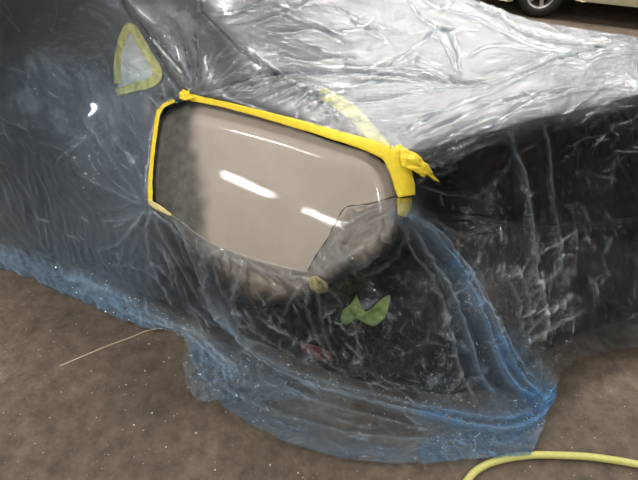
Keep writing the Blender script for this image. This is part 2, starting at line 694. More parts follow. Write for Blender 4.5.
for i, (x, y, rz, ln, wd, w) in enumerate(LAMPS):
    e = empty('ceiling_lamp', (x, y, CEIL))
    tag(e, 'long white fluorescent lamp fixed flat to the grey ceiling', 'lamp', 'ceiling battens')
    M = Matrix.Translation((x, y, CEIL)) @ Matrix.Rotation(rz, 4, 'Z')
    bm = bmesh.new()
    box_bm(bm, (-ln / 2 - .04, -wd / 2 - .02, -.05), (ln / 2 + .04, wd / 2 + .02, .019), M)
    bm_obj('housing', bm, HOUSING, e)
    ld = bpy.data.lights.new('lamp_tube', 'AREA')
    ld.shape = 'RECTANGLE'
    ld.size = ln
    ld.size_y = wd
    ld.energy = w
    ld.color = (1, .97, .92)
    lo = bpy.data.objects.new('lamp_tube', ld)
    COL.objects.link(lo)
    lo.location = (x, y, CEIL - .06)
    lo.rotation_euler = (0, 0, rz)
    lo.parent = e
    lo.matrix_parent_inverse = Matrix.Translation(-e.location)

# ------------------------------------------------------------------ the car
car = empty('car', (0.1, 2.0, 0))
tag(car, 'grey car wrapped in clear film with a bare taupe primed rear quarter', 'car')

BARE = [(190, 99), (232, 107), (290, 124), (340, 139), (384, 153), (391, 166), (395, 182), (397, 196), (383, 201), (368, 204), (347, 207),
        (338, 219), (327, 240), (316, 256), (308, 271), (285, 267), (250, 257), (222, 247), (203, 237), (187, 225), (170, 215), (153, 204),
        (153, 180), (156, 146), (160, 120), (165, 109)]
SIL = [(-100, -60), (0, -60), (118, -60), (200, -60), (300, -60), (370, -38), (440, -9), (470, 0), (500, 11), (530, 21), (553, 26), (600, 33), (660, 42), (740, 52)]
HEM = [(-100, 236), (20, 272), (118, 312), (150, 326), (172, 331), (186, 338), (198, 368), (215, 398), (260, 428), (300, 446), (350, 459), (400, 464), (440, 458), (470, 452),
       (500, 447), (530, 430), (548, 402), (556, 372), (575, 356), (640, 345), (740, 325)]


def curve_y(pts, x):
    return np.interp(x, [p[0] for p in pts], [p[1] for p in pts])


PRIMED = [(188, 98), (232, 106), (290, 123), (340, 138), (386, 152), (396, 166), (400, 182), (404, 204), (404, 238), (390, 254), (370, 266), (345, 272), (326, 284),
          (300, 300), (262, 306), (238, 300), (215, 276), (196, 252), (176, 226), (152, 208), (150, 180), (153, 146), (157, 118), (163, 107)]


def panel_bulge(px, py):
    # rolled-over shoulder along the top, turned-in right end, soft crown elsewhere
    d, _, _, t = seg_near(px, py, [(150, 105), (188, 98), (290, 123), (386, 152)])
    top = -.034 * (np.clip(25 - d, 0, 25) / 25) ** 1.8
    r, _, _, _ = seg_near(px, py, [(386, 152), (400, 182), (404, 240)])
    right = -.030 * np.exp(-(r / 16) ** 2)
    l, _, _, _ = seg_near(px, py, [(163, 107), (150, 180), (152, 208)])
    left = -.012 * np.exp(-(l / 14) ** 2)
    return top + right + left


panel, ppx, ppy = poly_patch('quarter_panel', PRIMED, .004, PRIMER, car, 2.0, .003, bump=panel_bulge)
panel['label'] = 'bare taupe primed quarter panel, dark scuffed strip at its left end'
edge = 197 + 5 * perlin(ppy / 30, ppy * 0 + .3) + 9 * sstep(150, 190, ppy)
dark = 1 - sstep(-10, 8, ppx - edge + 5 * perlin(ppx / 14, ppy / 14, 4))
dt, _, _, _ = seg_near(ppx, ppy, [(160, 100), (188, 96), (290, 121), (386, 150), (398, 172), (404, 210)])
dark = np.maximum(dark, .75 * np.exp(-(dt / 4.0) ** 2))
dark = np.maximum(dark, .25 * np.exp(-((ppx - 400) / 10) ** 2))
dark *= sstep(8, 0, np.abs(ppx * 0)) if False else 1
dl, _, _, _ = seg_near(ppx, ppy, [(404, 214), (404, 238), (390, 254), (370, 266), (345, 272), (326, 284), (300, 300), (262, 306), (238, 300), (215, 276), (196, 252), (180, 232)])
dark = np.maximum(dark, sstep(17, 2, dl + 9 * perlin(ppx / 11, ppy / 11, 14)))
attr(panel, 'bare', np.clip(dark, 0, 1))

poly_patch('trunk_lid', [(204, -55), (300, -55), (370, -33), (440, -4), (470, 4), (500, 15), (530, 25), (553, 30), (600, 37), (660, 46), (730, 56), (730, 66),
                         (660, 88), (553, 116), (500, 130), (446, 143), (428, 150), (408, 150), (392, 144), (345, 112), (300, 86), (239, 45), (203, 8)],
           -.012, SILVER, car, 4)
poly_patch('rear_pillar', [(104, -55), (200, -55), (202, 9), (238, 45.5), (299, 86.5), (344, 113), (390, 145), (340, 134), (290, 119), (234, 102), (191, 92), (178, 84), (165, 66),
                           (146, 30), (126, 6)],
           -.012, GREY, car, 4)
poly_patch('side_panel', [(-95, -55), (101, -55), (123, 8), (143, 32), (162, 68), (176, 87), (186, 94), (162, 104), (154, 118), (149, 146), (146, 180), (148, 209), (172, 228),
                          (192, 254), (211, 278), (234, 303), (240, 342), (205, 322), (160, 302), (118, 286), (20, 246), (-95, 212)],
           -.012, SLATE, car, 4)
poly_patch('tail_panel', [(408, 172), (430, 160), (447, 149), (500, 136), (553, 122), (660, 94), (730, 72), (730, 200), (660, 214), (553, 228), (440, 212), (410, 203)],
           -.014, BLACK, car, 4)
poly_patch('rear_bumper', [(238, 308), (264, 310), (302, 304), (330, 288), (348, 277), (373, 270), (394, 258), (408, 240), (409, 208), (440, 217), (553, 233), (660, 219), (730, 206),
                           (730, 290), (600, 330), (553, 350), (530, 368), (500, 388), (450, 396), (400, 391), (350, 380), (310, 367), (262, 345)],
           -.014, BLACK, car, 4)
o, _, _ = poly_patch('quarter_window', [(131, 30), (157, 74), (150, 80), (117, 88), (116, 54)], -.006, GLASS, car, 2.0)
o['label'] = 'small triangular grey side window'
o, _, _ = poly_patch('reflector', [(300, 344), (316, 347), (331, 354), (333, 362), (318, 361), (301, 352)], -.007, RED, car, 1.5)
o['label'] = 'red reflector in the bumper'
mx = [(154, 40), (162, 50), (172, 61), (182, 73)]
tube('moulding', on_skin(np.array([p[0] for p in mx], float), np.array([p[1] for p in mx], float), np.full(4, .002)), .0050, CHROME, car)

# dark inner shell closing the body below and behind the outer panels
cols = np.arange(-96, 738, 6.0)
top = curve_y(SIL, cols) + 4
bot = np.minimum(curve_y([(-100, 206), (118, 280), (200, 316), (240, 340), (300, 362), (350, 378), (400, 389), (450, 394), (500, 386), (553, 348), (600, 325), (740, 290)], cols), curve_y(HEM, cols) - 12)
rows = np.linspace(0, 1, 90)
X = np.repeat(cols[None], len(rows), 0)
Y = top[None] + (bot - top)[None] * rows[:, None]
Pn = on_skin(X.ravel(), Y.ravel(), np.full(X.size, -.034)).reshape(X.shape + (3,))
inward = np.array([.45, .89, 0])
back = [Pn[0] + inward * a + np.array([0, 0, -b]) for a, b in ((.6, 0.55), (.35, .30), (.12, .07))]
under = [Pn[-1] + inward * a + np.array([0, 0, b]) for a, b in ((.12, -.02), (.6, 0))]
G = np.concatenate([np.array(back), Pn, np.array(under)], 0)
nr, nc = G.shape[:2]
ii = np.arange(nr * nc).reshape(nr, nc)
mesh_obj('inner_shell', G.reshape(-1, 3), np.stack([ii[:-1, :-1], ii[1:, :-1], ii[1:, 1:], ii[:-1, 1:]], -1).reshape(-1, 4), UNDER, car)


def make_wheel(center, axis_rot, R, Rr, W, parent_name, label=None, parent=None, spokes=5):
    """wheel around local Y axis: tyre with rim and spokes"""
    M = Matrix.Translation(center) @ Matrix.Rotation(axis_rot, 4, 'Z')
    prof = [(Rr, -W / 2), (Rr + .02, -W / 2 - .008), (R - .03, -W / 2 - .006), (R, -W / 2 + .03), (R, W / 2 - .03), (R - .03, W / 2 + .006), (Rr + .02, W / 2 + .008), (Rr, W / 2)]
    n = 40
    V, F = [], []
    for i in range(n):
        a = 2 * math.pi * i / n
        for r, y in prof:
            V.append(M @ Vector((r * math.cos(a), y, r * math.sin(a))))
    k = len(prof)
    for i in range(n):
        for j in range(k):
            F.append((i * k + j, i * k + (j + 1) % k, ((i + 1) % n) * k + (j + 1) % k, ((i + 1) % n) * k + j))
    t = mesh_obj(parent_name, V, F, RUBBER, parent)
    # rim
    bm = bmesh.new()
    prof2 = [(Rr * .99, -W / 2 + .0), (Rr * .90, -W / 2 + .004), (Rr * .86, -W / 2 + .05), (Rr * .86, W / 2)]
    rings = []
    for i in range(n):
        a = 2 * math.pi * i / n
        rings.append([bm.verts.new(M @ Vector((r * math.cos(a), y, r * math.sin(a)))) for r, y in prof2])
    for i in range(n):
        for j in range(3):
            bm.faces.new([rings[i][j], rings[i][j + 1], rings[(i + 1) % n][j + 1], rings[(i + 1) % n][j]])
    for s in range(spokes):
        S = M @ Matrix.Rotation(2 * math.pi * s / spokes, 4, 'Y')
        box_bm(bm, (.0, -W / 2 + .012, -Rr * .13), (Rr * .92, -W / 2 + .035, Rr * .13), S)
    r1 = bmesh.ops.create_cone(bm, cap_ends=True, segments=20, radius1=Rr * .3, radius2=Rr * .24, depth=.04,
                               matrix=M @ Matrix.Translation((0, -W / 2 + .02, 0)) @ Matrix.Rotation(math.pi / 2, 4, 'X'))
    bm_obj_child('rim', bm, ALLOY, t)
    return t


def bm_obj_child(name, bm, mat, parent):
    me = bpy.data.meshes.new(name)
    bm.to_mesh(me)
    bm.free()
    me.polygons.foreach_set('use_smooth', [False] * len(me.polygons))
    me.materials.append(mat)
    o = bpy.data.objects.new(name, me)
    COL.objects.link(o)
    o.parent = parent
    o.matrix_parent_inverse = (parent.parent.matrix_basis.inverted() if parent.parent else Matrix.Identity(4))
    # parts keep world coordinates: parent carries only the thing's own inverse
    o.matrix_parent_inverse = Matrix.Identity(4)
    return o


make_wheel((-.62, 1.93, .31), math.atan2(-.45, .89) , .31, .2, .2, 'wheel', parent=car)

# ------------------------------------------------------------------ tapes beneath the film
def ribbon2(name, pts, widths, mat, off, parent=None, label=None, wr=.0015, k=8, across=6, thick=.0008, seed=1):
    """strip of tape laid over the skin along a line; widths in the same units as pts"""
    n0 = len(pts)
    S = smooth_line([(p[0], p[1], w) for p, w in zip(pts, widths)], k)
    S = np.array(S)
    d = np.gradient(S[:, :2], axis=0)
    d /= np.linalg.norm(d, axis=1, keepdims=True) + 1e-9
    nrm = np.stack([-d[:, 1], d[:, 0]], -1)
    us = np.linspace(-.5, .5, across)
    jag = 1 + .10 * perlin(np.arange(len(S)) * .37, np.zeros(len(S)), seed)
    PX = S[:, 0][:, None] + nrm[:, 0][:, None] * us[None] * (S[:, 2] * jag)[:, None]
    PY = S[:, 1][:, None] + nrm[:, 1][:, None] * us[None] * (S[:, 2] * jag)[:, None]
    o = off + wr * perlin(PX / 4.0, PY / 4.0, seed) * 2
    V = on_skin(PX.ravel(), PY.ravel(), o.ravel())
    nr, nc = PX.shape
    ii = np.arange(nr * nc).reshape(nr, nc)
    ob = mesh_obj(name, V, np.stack([ii[:-1, :-1], ii[1:, :-1], ii[1:, 1:], ii[:-1, 1:]], -1).reshape(-1, 4), mat, parent)
    m = ob.modifiers.new('thickness', 'SOLIDIFY')
    m.thickness = thick
    m.offset = 1
    return ob


o = ribbon2('masking_tape', [(117, 84), (117, 62), (120, 44), (130, 27), (146, 52), (157, 72), (151, 82), (134, 87), (116, 92)], [7, 7, 7, 9, 9, 9, 10, 9, 8], PALE, -.003, across=7)
tag(o, 'pale yellow-green tape bordering the triangular side window under the film', 'tape')
o = ribbon2('masking_tape', [(320, 91), (335, 99), (350, 110), (362, 121), (372, 133), (385, 149)], [12, 13, 14, 14, 14, 16], PALE, -.004, across=7)
tag(o, 'pale yellow tape strip slanting across the shoulder beneath the film', 'tape')
o, _, _ = poly_patch('masking_tape', [(341, 321), (344, 311), (353, 303), (357, 296), (361, 306), (366, 312), (376, 305), (384, 298), (391, 296), (389, 307), (385, 318), (374, 327), (364, 323), (356, 319), (348, 326)], -.006, GREEN, None, 1.5, .0008, 3)
tag(o, 'lime green tape scrap stuck low on the bumper beneath the film', 'tape')

# ------------------------------------------------------------------ masking film
film = empty('masking_film', (0.1, 1.2, 0))
tag(film, 'crumpled clear bluish polythene sheet draped over the grey car to the floor', 'plastic sheet')

RIDGES = [
    # (points, half width px, height m) fan at the upper left corner of the panel
    ([(192, 96), (190, 75), (187, 52), (177, 33)], 2.2, .010), ([(193, 95), (197, 75), (199, 55), (194, 30)], 2.2, .011), ([(195, 95), (206, 70), (214, 47)], 1.8, .007),
    ([(196, 95), (214, 82), (232, 66), (242, 45)], 2.0, .007), ([(198, 95), (222, 80), (254, 59)], 2.2, .010), ([(198, 96), (218, 89), (240, 82), (266, 72)], 2.6, .012),
    ([(191, 95), (182, 72), (168, 50), (150, 30)], 1.8, .006), ([(189, 96), (172, 101), (158, 110)], 2.0, .008), ([(194, 94), (205, 88), (212, 76), (216, 62)], 1.6, .006),
    ([(168, 42), (176, 60), (186, 88)], 1.6, .005), ([(160, 10), (180, 30), (205, 60)], 2, .004), ([(182, 8), (206, 34), (226, 62)], 2, .004), ([(240, 90), (262, 82), (290, 72)], 2.4, .010),
    # long pulls across deck
    ([(218, 91), (235, 86), (266, 76), (297, 74), (338, 76), (387, 76), (425, 81), (473, 85), (504, 82), (553, 62), (640, 40)], 3.2, .013),
    ([(335, 66), (380, 70), (425, 76)], 2.0, .007),
    ([(249, 26), (273, 17), (297, 9), (320, -10)], 2.2, .008), ([(210, 14), (235, 12), (260, 2), (280, -10)], 2.2, .009),
    ([(262, 36), (283, 33), (311, 31), (332, 38), (350, 50)], 2.0, .007), ([(270, 55), (304, 62), (338, 59), (360, 64)], 2.0, .007),
    ([(407, 0), (421, 21), (435, 31), (419, 45), (394, 64), (378, 71)], 2.4, .010), ([(435, 30), (449, 34), (457, 52), (460, 74)], 3.4, .012), ([(430, 36), (446, 50), (455, 72)], 2.2, .008),
    ([(435, 31), (452, 33), (480, 31)], 2.0, .007), ([(424, 0), (438, 10), (466, 17), (497, 31), (528, 45), (553, 52), (600, 60)], 2.6, .010),
    ([(460, -3), (480, 8), (500, 18), (520, 30), (553, 40), (620, 50)], 3.6, .016), ([(466, 59), (487, 48), (514, 48), (542, 55)], 1.8, .006),
    ([(397, 138), (420, 124), (449, 110), (497, 90), (552, 66), (640, 50)], 3.0, .010), ([(410, 141), (440, 128), (480, 110), (520, 100), (560, 90)], 2.2, .008),
    ([(430, 160), (456, 148), (490, 128), (514, 110), (537, 99), (580, 88)], 2.6, .010), ([(425, 152), (460, 130), (500, 116), (553, 104)], 2.0, .007),
    ([(350, 20), (362, 30), (375, 37), (388, 46)], 3.0, .008), ([(335, 8), (350, 18), (366, 24)], 2.2, .006), ([(410, 62), (430, 70), (455, 84)], 3.0, .009), ([(340, 92), (370, 84), (420, 86), (470, 88)], 2.4, .008),
    ([(350, 106), (390, 100), (430, 92), (480, 86)], 2, .006), ([(300, 26), (340, 34), (380, 30), (420, 40)], 2, .005),
    # shoulder ripples above the panel
    ([(232, 98), (250, 88), (262, 84)], 2, .009), ([(246, 100), (266, 90), (280, 82)], 2.2, .010), ([(262, 103), (282, 92), (300, 84)], 2.4, .011), ([(276, 106), (296, 96), (316, 88)], 2.4, .011),
    ([(292, 110), (310, 100), (328, 95)], 2.4, .011), ([(304, 114), (324, 106), (340, 103)], 2, .008), ([(320, 118), (345, 118), (365, 124)], 2, .006), ([(212, 98), (230, 92), (246, 80)], 1.8, .008),
    # corner by the ragged tape
    ([(416, 168), (440, 160), (470, 148), (500, 136)], 2, .008), ([(420, 174), (440, 172), (456, 166)], 1.8, .008), ([(418, 160), (440, 152), (460, 144)], 1.6, .006), ([(418, 165), (436, 163), (452, 160), (460, 152)], 1.6, .007),
    ([(430, 158), (446, 166), (452, 160)], 2, .007), ([(414, 184), (424, 176), (436, 182)], 2, .007),
    # big gathered swag right of bumper
    ([(405, 214), (424, 232), (446, 262), (466, 292), (480, 322), (492, 352), (512, 384), (540, 402)], 4.5, .026), ([(410, 212), (434, 236), (460, 270), (484, 308), (500, 342), (522, 380), (544, 398)], 3.4, .020),
    ([(404, 220), (420, 246), (438, 276), (452, 306), (466, 340), (476, 372), (500, 404)], 3.0, .018), ([(420, 222), (450, 252), (478, 290), (500, 330), (514, 356), (540, 390)], 2.2, .012),
    ([(398, 222), (410, 250), (428, 280), (440, 310), (450, 345), (462, 380), (480, 410)], 2.2, .012),
    # lower arc swag
    ([(206, 268), (222, 304), (244, 334), (270, 358), (310, 380), (350, 392), (400, 408), (450, 422), (500, 430), (530, 422), (546, 404)], 4.0, .022),
    ([(238, 322), (262, 346), (300, 368), (350, 384), (404, 400), (460, 414), (510, 418), (544, 400)], 3.0, .016), ([(250, 372), (290, 392), (340, 408), (400, 424), (440, 436)], 2.4, .010),
    ([(215, 382), (250, 400), (290, 418), (340, 432), (400, 440), (440, 440)], 3.0, .012), ([(240, 388), (270, 386), (300, 396), (320, 398)], 2.2, .008), ([(300, 420), (350, 436), (400, 436)], 2.2, .008),
    # left fold bands
    ([(60, 268), (118, 288), (150, 306), (178, 322), (204, 332), (222, 352), (250, 372)], 4.0, .018), ([(118, 300), (150, 318), (184, 328), (206, 346), (232, 372)], 2.6, .012),
    ([(150, 206), (134, 186), (118, 164), (100, 140)], 2, .006), ([(150, 207), (132, 198), (112, 188), (80, 172)], 2.2, .008), ([(151, 208), (140, 224), (126, 240), (100, 250)], 2, .008),
    ([(153, 209), (152, 236), (160, 270), (180, 310)], 2.6, .010), ([(156, 210), (170, 240), (190, 270), (205, 300)], 2.6, .010), ([(150, 150), (134, 128), (118, 118)], 1.6, .005), ([(150, 190), (136, 160), (120, 142)], 1.6, .006),
    ([(170, 217), (184, 244), (194, 264)], 2, .007), ([(180, 222), (198, 256), (212, 290), (232, 324)], 2.6, .012), ([(196, 234), (208, 262), (216, 300), (236, 330)], 2.4, .011), ([(204, 240), (212, 262), (214, 288)], 2, .008),
    ([(118, 120), (100, 130), (60, 160)], 2, .006), ([(118, 262), (150, 268), (170, 282)], 2, .007), ([(160, 240), (176, 262), (184, 292)], 2, .008),
    # below the panel
    ([(218, 254), (222, 276), (230, 296), (250, 330)], 2.2, .009), ([(236, 258), (246, 264), (240, 282), (234, 300)], 3.4, .010), ([(256, 262), (272, 272), (300, 276), (316, 276)], 2.4, .009), ([(270, 268), (284, 280), (312, 286)], 2.2, .008),
    ([(316, 274), (318, 300), (326, 330), (338, 356)], 1.8, .007), ([(312, 276), (306, 300), (316, 326), (330, 352)], 1.8, .008), ([(322, 276), (336, 296), (344, 320)], 1.8, .007), ([(305, 280), (290, 300), (280, 330)], 1.8, .006),
    ([(236, 300), (256, 324), (286, 346), (320, 362)], 2.2, .009), ([(260, 312), (290, 330), (320, 350), (352, 372)], 2.2, .009), ([(225, 300), (250, 336), (280, 356)], 2, .008),
    # film over the arch return
    ([(309, 271), (318, 256), (330, 238), (346, 209), (366, 205), (398, 198)], 2.0, .007), ([(318, 268), (330, 244), (350, 222), (380, 208), (398, 204)], 2.2, .008), ([(326, 272), (332, 250), (346, 232)], 2.0, .008),
    ([(338, 268), (352, 240), (372, 222), (394, 212)], 2.4, .009), ([(350, 266), (376, 248), (388, 224)], 2, .006), ([(362, 270), (390, 256), (402, 234)], 2, .007),
    # rear face
    ([(507, 132), (518, 164), (525, 200), (528, 240), (534, 290), (548, 340)], 2.6, .014), ([(540, 118), (546, 150), (550, 200), (560, 280)], 2, .009), ([(516, 140), (500, 176), (470, 200)], 1.6, .006),
    ([(418, 186), (440, 192), (470, 196), (500, 206)], 1.6, .006), ([(430, 220), (460, 236), (494, 222)], 2, .007), ([(460, 236), (480, 228), (494, 224)], 2.4, .010), ([(520, 300), (540, 284), (560, 262)], 2.2, .010),
    ([(524, 330), (540, 318), (570, 296)], 2.4, .012), ([(522, 344), (545, 330), (580, 310)], 2.2, .012), ([(500, 270), (512, 300), (520, 336)], 2, .009), ([(510, 262), (520, 290), (528, 330)], 2.2, .010),
    ([(534, 232), (530, 262), (522, 290)], 2.4, .012), ([(540, 270), (532, 300), (526, 330)], 2.0, .009),
    ([(430, 328), (446, 336), (462, 346), (470, 352)], 2.2, .012), ([(420, 338), (445, 344), (464, 350)], 1.6, .008),
]
DENSE_LINES = [  # gathered, several layers thick: (points, half width, added density, added blue)
    ([(402, 214), (424, 232), (446, 262), (466, 292), (482, 322), (496, 352), (514, 384), (540, 402)], 13, .30, .50),
    ([(446, 262), (476, 310), (500, 352), (524, 390)], 9, .25, .3),
    ([(452, 310), (464, 345), (480, 380), (510, 405)], 9, .22, .4),
    ([(230, 318), (262, 350), (310, 376), (350, 390), (400, 408), (450, 420)], 7, .26, .2),
    ([(430, 412), (470, 422), (505, 420), (530, 412), (545, 396)], 16, .50, .65),
    ([(-100, 222), (20, 258), (118, 298), (150, 316), (184, 330), (208, 350), (232, 372)], 11, .62, .14),
    ([(205, 262), (214, 290), (240, 328)], 7, .12, .12),
    ([(198, 360), (215, 388), (260, 418), (300, 438), (350, 450), (400, 456), (440, 448)], 10, .30, .18),
    ([(200, 362), (250, 380), (300, 398), (330, 400)], 16, .28, .18),
    ([(520, 436), (535, 420), (548, 400)], 12, .35, .5),
    ([(507, 132), (525, 200), (530, 280)], 5, .10, .2),
    ([(508, 340), (522, 360), (540, 385)], 14, .3, .4),
]


def flow(x, y):
    """usual direction of the small creases, radians in the setting-out plane"""
    if y < 95 + .3 * max(0, x - 190) and not x < 165:
        return -.42 if x > 330 else (math.atan2(y - 97, x - 192) if math.hypot(x - 192, y - 97) < 90 else .3)
    if x < 215:
        return math.atan2(y - 206, x - 152) if math.hypot(x - 152, y - 206) < 60 else .9
    if x > 430:
        return -1.0 if y > 235 else 1.3
    if y > 370:
        return .25
    return rng.choice((1.05, 1.2, -.6, .6))


SMALL = []
ZONES = [((440, 232, 560, 352), 190, (.004, .009), (6, 24)), ((300, 272, 470, 392), 190, (.004, .008), (6, 30)), ((195, 245, 330, 360), 110, (.004, .008), (10, 42)),
         ((110, 100, 200, 330), 120, (.003, .007), (12, 60)), ((200, 350, 545, 458), 150, (.004, .009), (10, 45)), ((320, 205, 405, 270), 40, (.003, .006), (8, 30)),
         ((130, 0, 330, 100), 90, (.0025, .006), (12, 45)), ((335, 4, 395, 50), 34, (.003, .006), (3, 9)), ((300, -40, 640, 150), 190, (.0025, .006), (12, 70)), ((430, 140, 640, 240), 24, (.002, .005), (10, 40)),
         ((-90, -40, 118, 300), 110, (.003, .007), (14, 60)), ((553, 100, 735, 330), 90, (.003, .008), (10, 50))]
for (x0, y0, x1, y1), n, (a0, a1), (l0, l1) in ZONES:
    for _ in range(n):
        x, y = rng.uniform(x0, x1), rng.uniform(y0, y1)
        an = flow(x, y) + rng.gauss(0, .28)
        ln = rng.uniform(l0, l1) * .5
        bend = rng.gauss(0, .12) * ln
        cx, sx = math.cos(an), math.sin(an)
        SMALL.append(([(x - cx * ln, y - sx * ln), (x - sx * bend, y + cx * bend), (x + cx * ln, y + sx * ln)], rng.uniform(.7, 1.5), rng.uniform(a0, a1) * rng.choice((1, 1, -.7))))


def film_fields(px, py):
    """height above the skin (m), density with painted glints, blueness, painted crease shade"""
    h = np.full(px.shape, .004)
    RG = np.zeros(px.shape)
    deck = sstep(0, 30, -(py - curve_y([(-100, 60), (118, 60), (190, 96), (300, 122), (410, 165), (445, 150), (553, 120), (740, 80)], px)) + 15)
    DK = deck
    for pts, w, a in RIDGES:
        xs = [p[0] for p in pts]
        ys = [p[1] for p in pts]
        k = (px > min(xs) - 12) & (px < max(xs) + 12) & (py > min(ys) - 12) & (py < max(ys) + 12)
        if not k.any():
            continue
        line = smooth_line(pts, 4)
        jx = px[k] + 1.6 * perlin(px[k] / 9, py[k] / 9, 21)
        jy = py[k] + 1.6 * perlin(px[k] / 9, py[k] / 9, 23)
        d, _, _, t = seg_near(jx, jy, line)
        taper = np.clip(np.minimum(t, 1 - t) * 9, .25, 1) * (.8 + .5 * perlin(t * 7, t * 0 + w, 5))
        ww = w * np.where(DK[k] > .5, .62, .85)
        RG[k] = np.maximum(RG[k], np.exp(-(d / (ww * .8)) ** 1.4) * np.clip(taper * a / .011, .25, 1.25))
        sg = np.where(DK[k] > .5, -.75, 1)
        h[k] += sg * a * 1.5 * taper * (np.exp(-(d / ww)) - .22 * np.exp(-((d - 2.6 * ww) / (1.2 * ww)) ** 2))
    thin = np.zeros(px.shape)  # mask of small creases, feeds the painted glints and crease shade
    for pts, w, a in SMALL:
        xs = [p[0] for p in pts]
        ys = [p[1] for p in pts]
        x0, x1, y0, y1 = min(xs) - 5, max(xs) + 5, min(ys) - 5, max(ys) + 5
        c0, c1 = np.searchsorted(cols, x0), np.searchsorted(cols, x1)
        if c1 <= c0:
            continue
        bx, by = px[:, c0:c1], py[:, c0:c1]
        k = (by > y0) & (by < y1)
        if not k.any():
            continue
        d, _, _, t = seg_near(bx[k], by[k], pts)
        g = np.exp(-(d / w) ** 1.3) * np.clip(np.minimum(t, 1 - t) * 5, .1, 1)
        h[:, c0:c1][k] += a * g
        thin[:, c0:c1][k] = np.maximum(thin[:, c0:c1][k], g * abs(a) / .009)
    rear = sstep(405, 425, px) * (1 - deck) * sstep(300, 240, py + (px - 480) * .2)
    low = (1 - deck) * sstep(225, 260, py)
    crum = np.clip(gauss(px, py, 490, 285, 60, 55) + gauss(px, py, 370, 320, 80, 60) + gauss(px, py, 545, 310, 40, 60), 0, 1)
    left = sstep(175, 140, px) * (1 - deck)
    floorz = sstep(0, 60, py - curve_y([(118, 260), (200, 330), (260, 375), (350, 405), (450, 425), (560, 420), (740, 400)], px))

    def stretched(ang, L, W, seed, oct=3):
        c, s = math.cos(ang), math.sin(ang)
        wx = px + 7 * perlin(px / 40, py / 40, seed + 31)
        wy = py + 7 * perlin(px / 40, py / 40, seed + 37)
        return billow((wx * c + wy * s) / L, (-wx * s + wy * c) / W, oct, seed, .5)
    a1 = stretched(-.42, 46, 8, 3)
    a2 = stretched(.25, 40, 7, 9)
    a3 = stretched(1.25, 44, 9, 15)
    a4 = stretched(.75, 38, 8, 19)
    iso = billow((px + 6 * perlin(px / 20, py / 20, 41)) / 15, (py + 6 * perlin(px / 20, py / 20, 43)) / 15, 4, 45, .6)
    mixd = sstep(-.15, .15, perlin(px / 70, py / 45, 51))
    bund = np.exp(-(seg_near(px, py, DENSE_LINES[0][0])[0] / 16) ** 2)
    h += deck * .0048 * (a1 * mixd + a2 * (1 - mixd)) * (.35 + .9 * sstep(-.1, .3, perlin(px / 60, py / 40, 53)))
    h += left * .0055 * (a4 * mixd + a3 * (1 - mixd))
    h += rear * .0040 * a3
    h += low * .0075 * (a4 * mixd + a3 * (1 - mixd)) * (1 - .5 * crum)
    h += crum * (1 - deck) * .010 * iso * (1 - .75 * bund) * (.4 + sstep(-.2, .2, perlin(px / 32, py / 28, 79)))
    h += floorz * (.008 * a2 + .005 * iso)
    under = (1 - deck) * sstep(195, 225, py) * .004
    h += under
    dn = .022 + .15 * deck - .012 * rear * sstep(420, 450, px) + .19 * left + .02 * low * (1 - crum) + .10 * floorz - .02 * gauss(px, py, 403, 208, 9, 12)
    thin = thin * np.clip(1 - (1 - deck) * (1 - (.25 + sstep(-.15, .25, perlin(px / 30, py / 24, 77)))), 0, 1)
    dn = dn + .03 * perlin(px / 22, py / 22, 61) + (.75 - .50 * deck) * thin ** 1.6 + (.30 + .10 * deck) * RG  # extra density along ridges paints their highlights as whitish lines
    bl = .08 + .22 * left + .14 * low * (1 - crum) + .22 * floorz
    bl = bl + deck * (.12 * RG)
    crease_shade = deck * np.clip(1.5 * RG ** 1.3 + .8 * thin ** 1.4 - .08, 0, 1)  # dark lines in the deck creases, shade painted into the film colour
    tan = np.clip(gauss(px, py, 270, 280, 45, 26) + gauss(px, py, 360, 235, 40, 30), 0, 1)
    crease_shade = crease_shade + tan * RG * .8
    dn = dn + .40 * crease_shade
    calm = np.zeros(px.shape)
    for pts, w, a, b in DENSE_LINES:
        d, _, _, t = seg_near(px, py, smooth_line(pts, 4))
        g = np.exp(-(d / w) ** 2) * (.85 + .5 * perlin(px / 9, py / 9, 67))
        calm = np.maximum(calm, g)
        dn = dn + a * g * (.75 + .5 * perlin(t * 6, d / 2.2, 70))
        bl = bl + b * g * .85
        h += .008 * g * (1 if w > 8 else .5)
    dn -= .05 * np.clip(tan, 0, 1)
    bl -= .25 * np.clip(tan, 0, 1)
    h = np.maximum(h, -.006)
    return h, np.clip(dn, .012, .92), np.clip(bl, 0, 1), np.clip(crease_shade, 0, 1)


cols = np.arange(-98, 740, 1.2)
ct, cb = curve_y(SIL, cols), curve_y(HEM, cols)
cb = cb + 2.2 * perlin(cols / 13, cols * 0, 71) + 1.2 * perlin(cols / 4, cols * 0, 73)
NR = 390
rows = np.linspace(0, 1, NR)
X = np.repeat(cols[None], NR, 0)
Y = ct[None] + (cb - ct)[None] * rows[:, None]
cX = (X[:-1, :-1] + X[1:, 1:]) / 2
cY = (Y[:-1, :-1] + Y[1:, 1:]) / 2
keep = ~inside(cX, cY, BARE)
cnt = np.zeros(X.shape, int)
for a, b in ((0, 0), (0, 1), (1, 0), (1, 1)):
    cnt[a:a + keep.shape[0], b:b + keep.shape[1]] += keep
rim = np.zeros(X.shape, bool)
rim[1:-1, 1:-1] = (cnt[1:-1, 1:-1] > 0) & (cnt[1:-1, 1:-1] < 4)
d, bx, by, _ = seg_near(X[rim], Y[rim], BARE, True)
X[rim] = bx
Y[rim] = by
h, dn, bl, crease_shade = film_fields(X, Y)
dedge, _, _, _ = seg_near(X, Y, BARE, True)
h = h * sstep(-2, 8, dedge) + .002
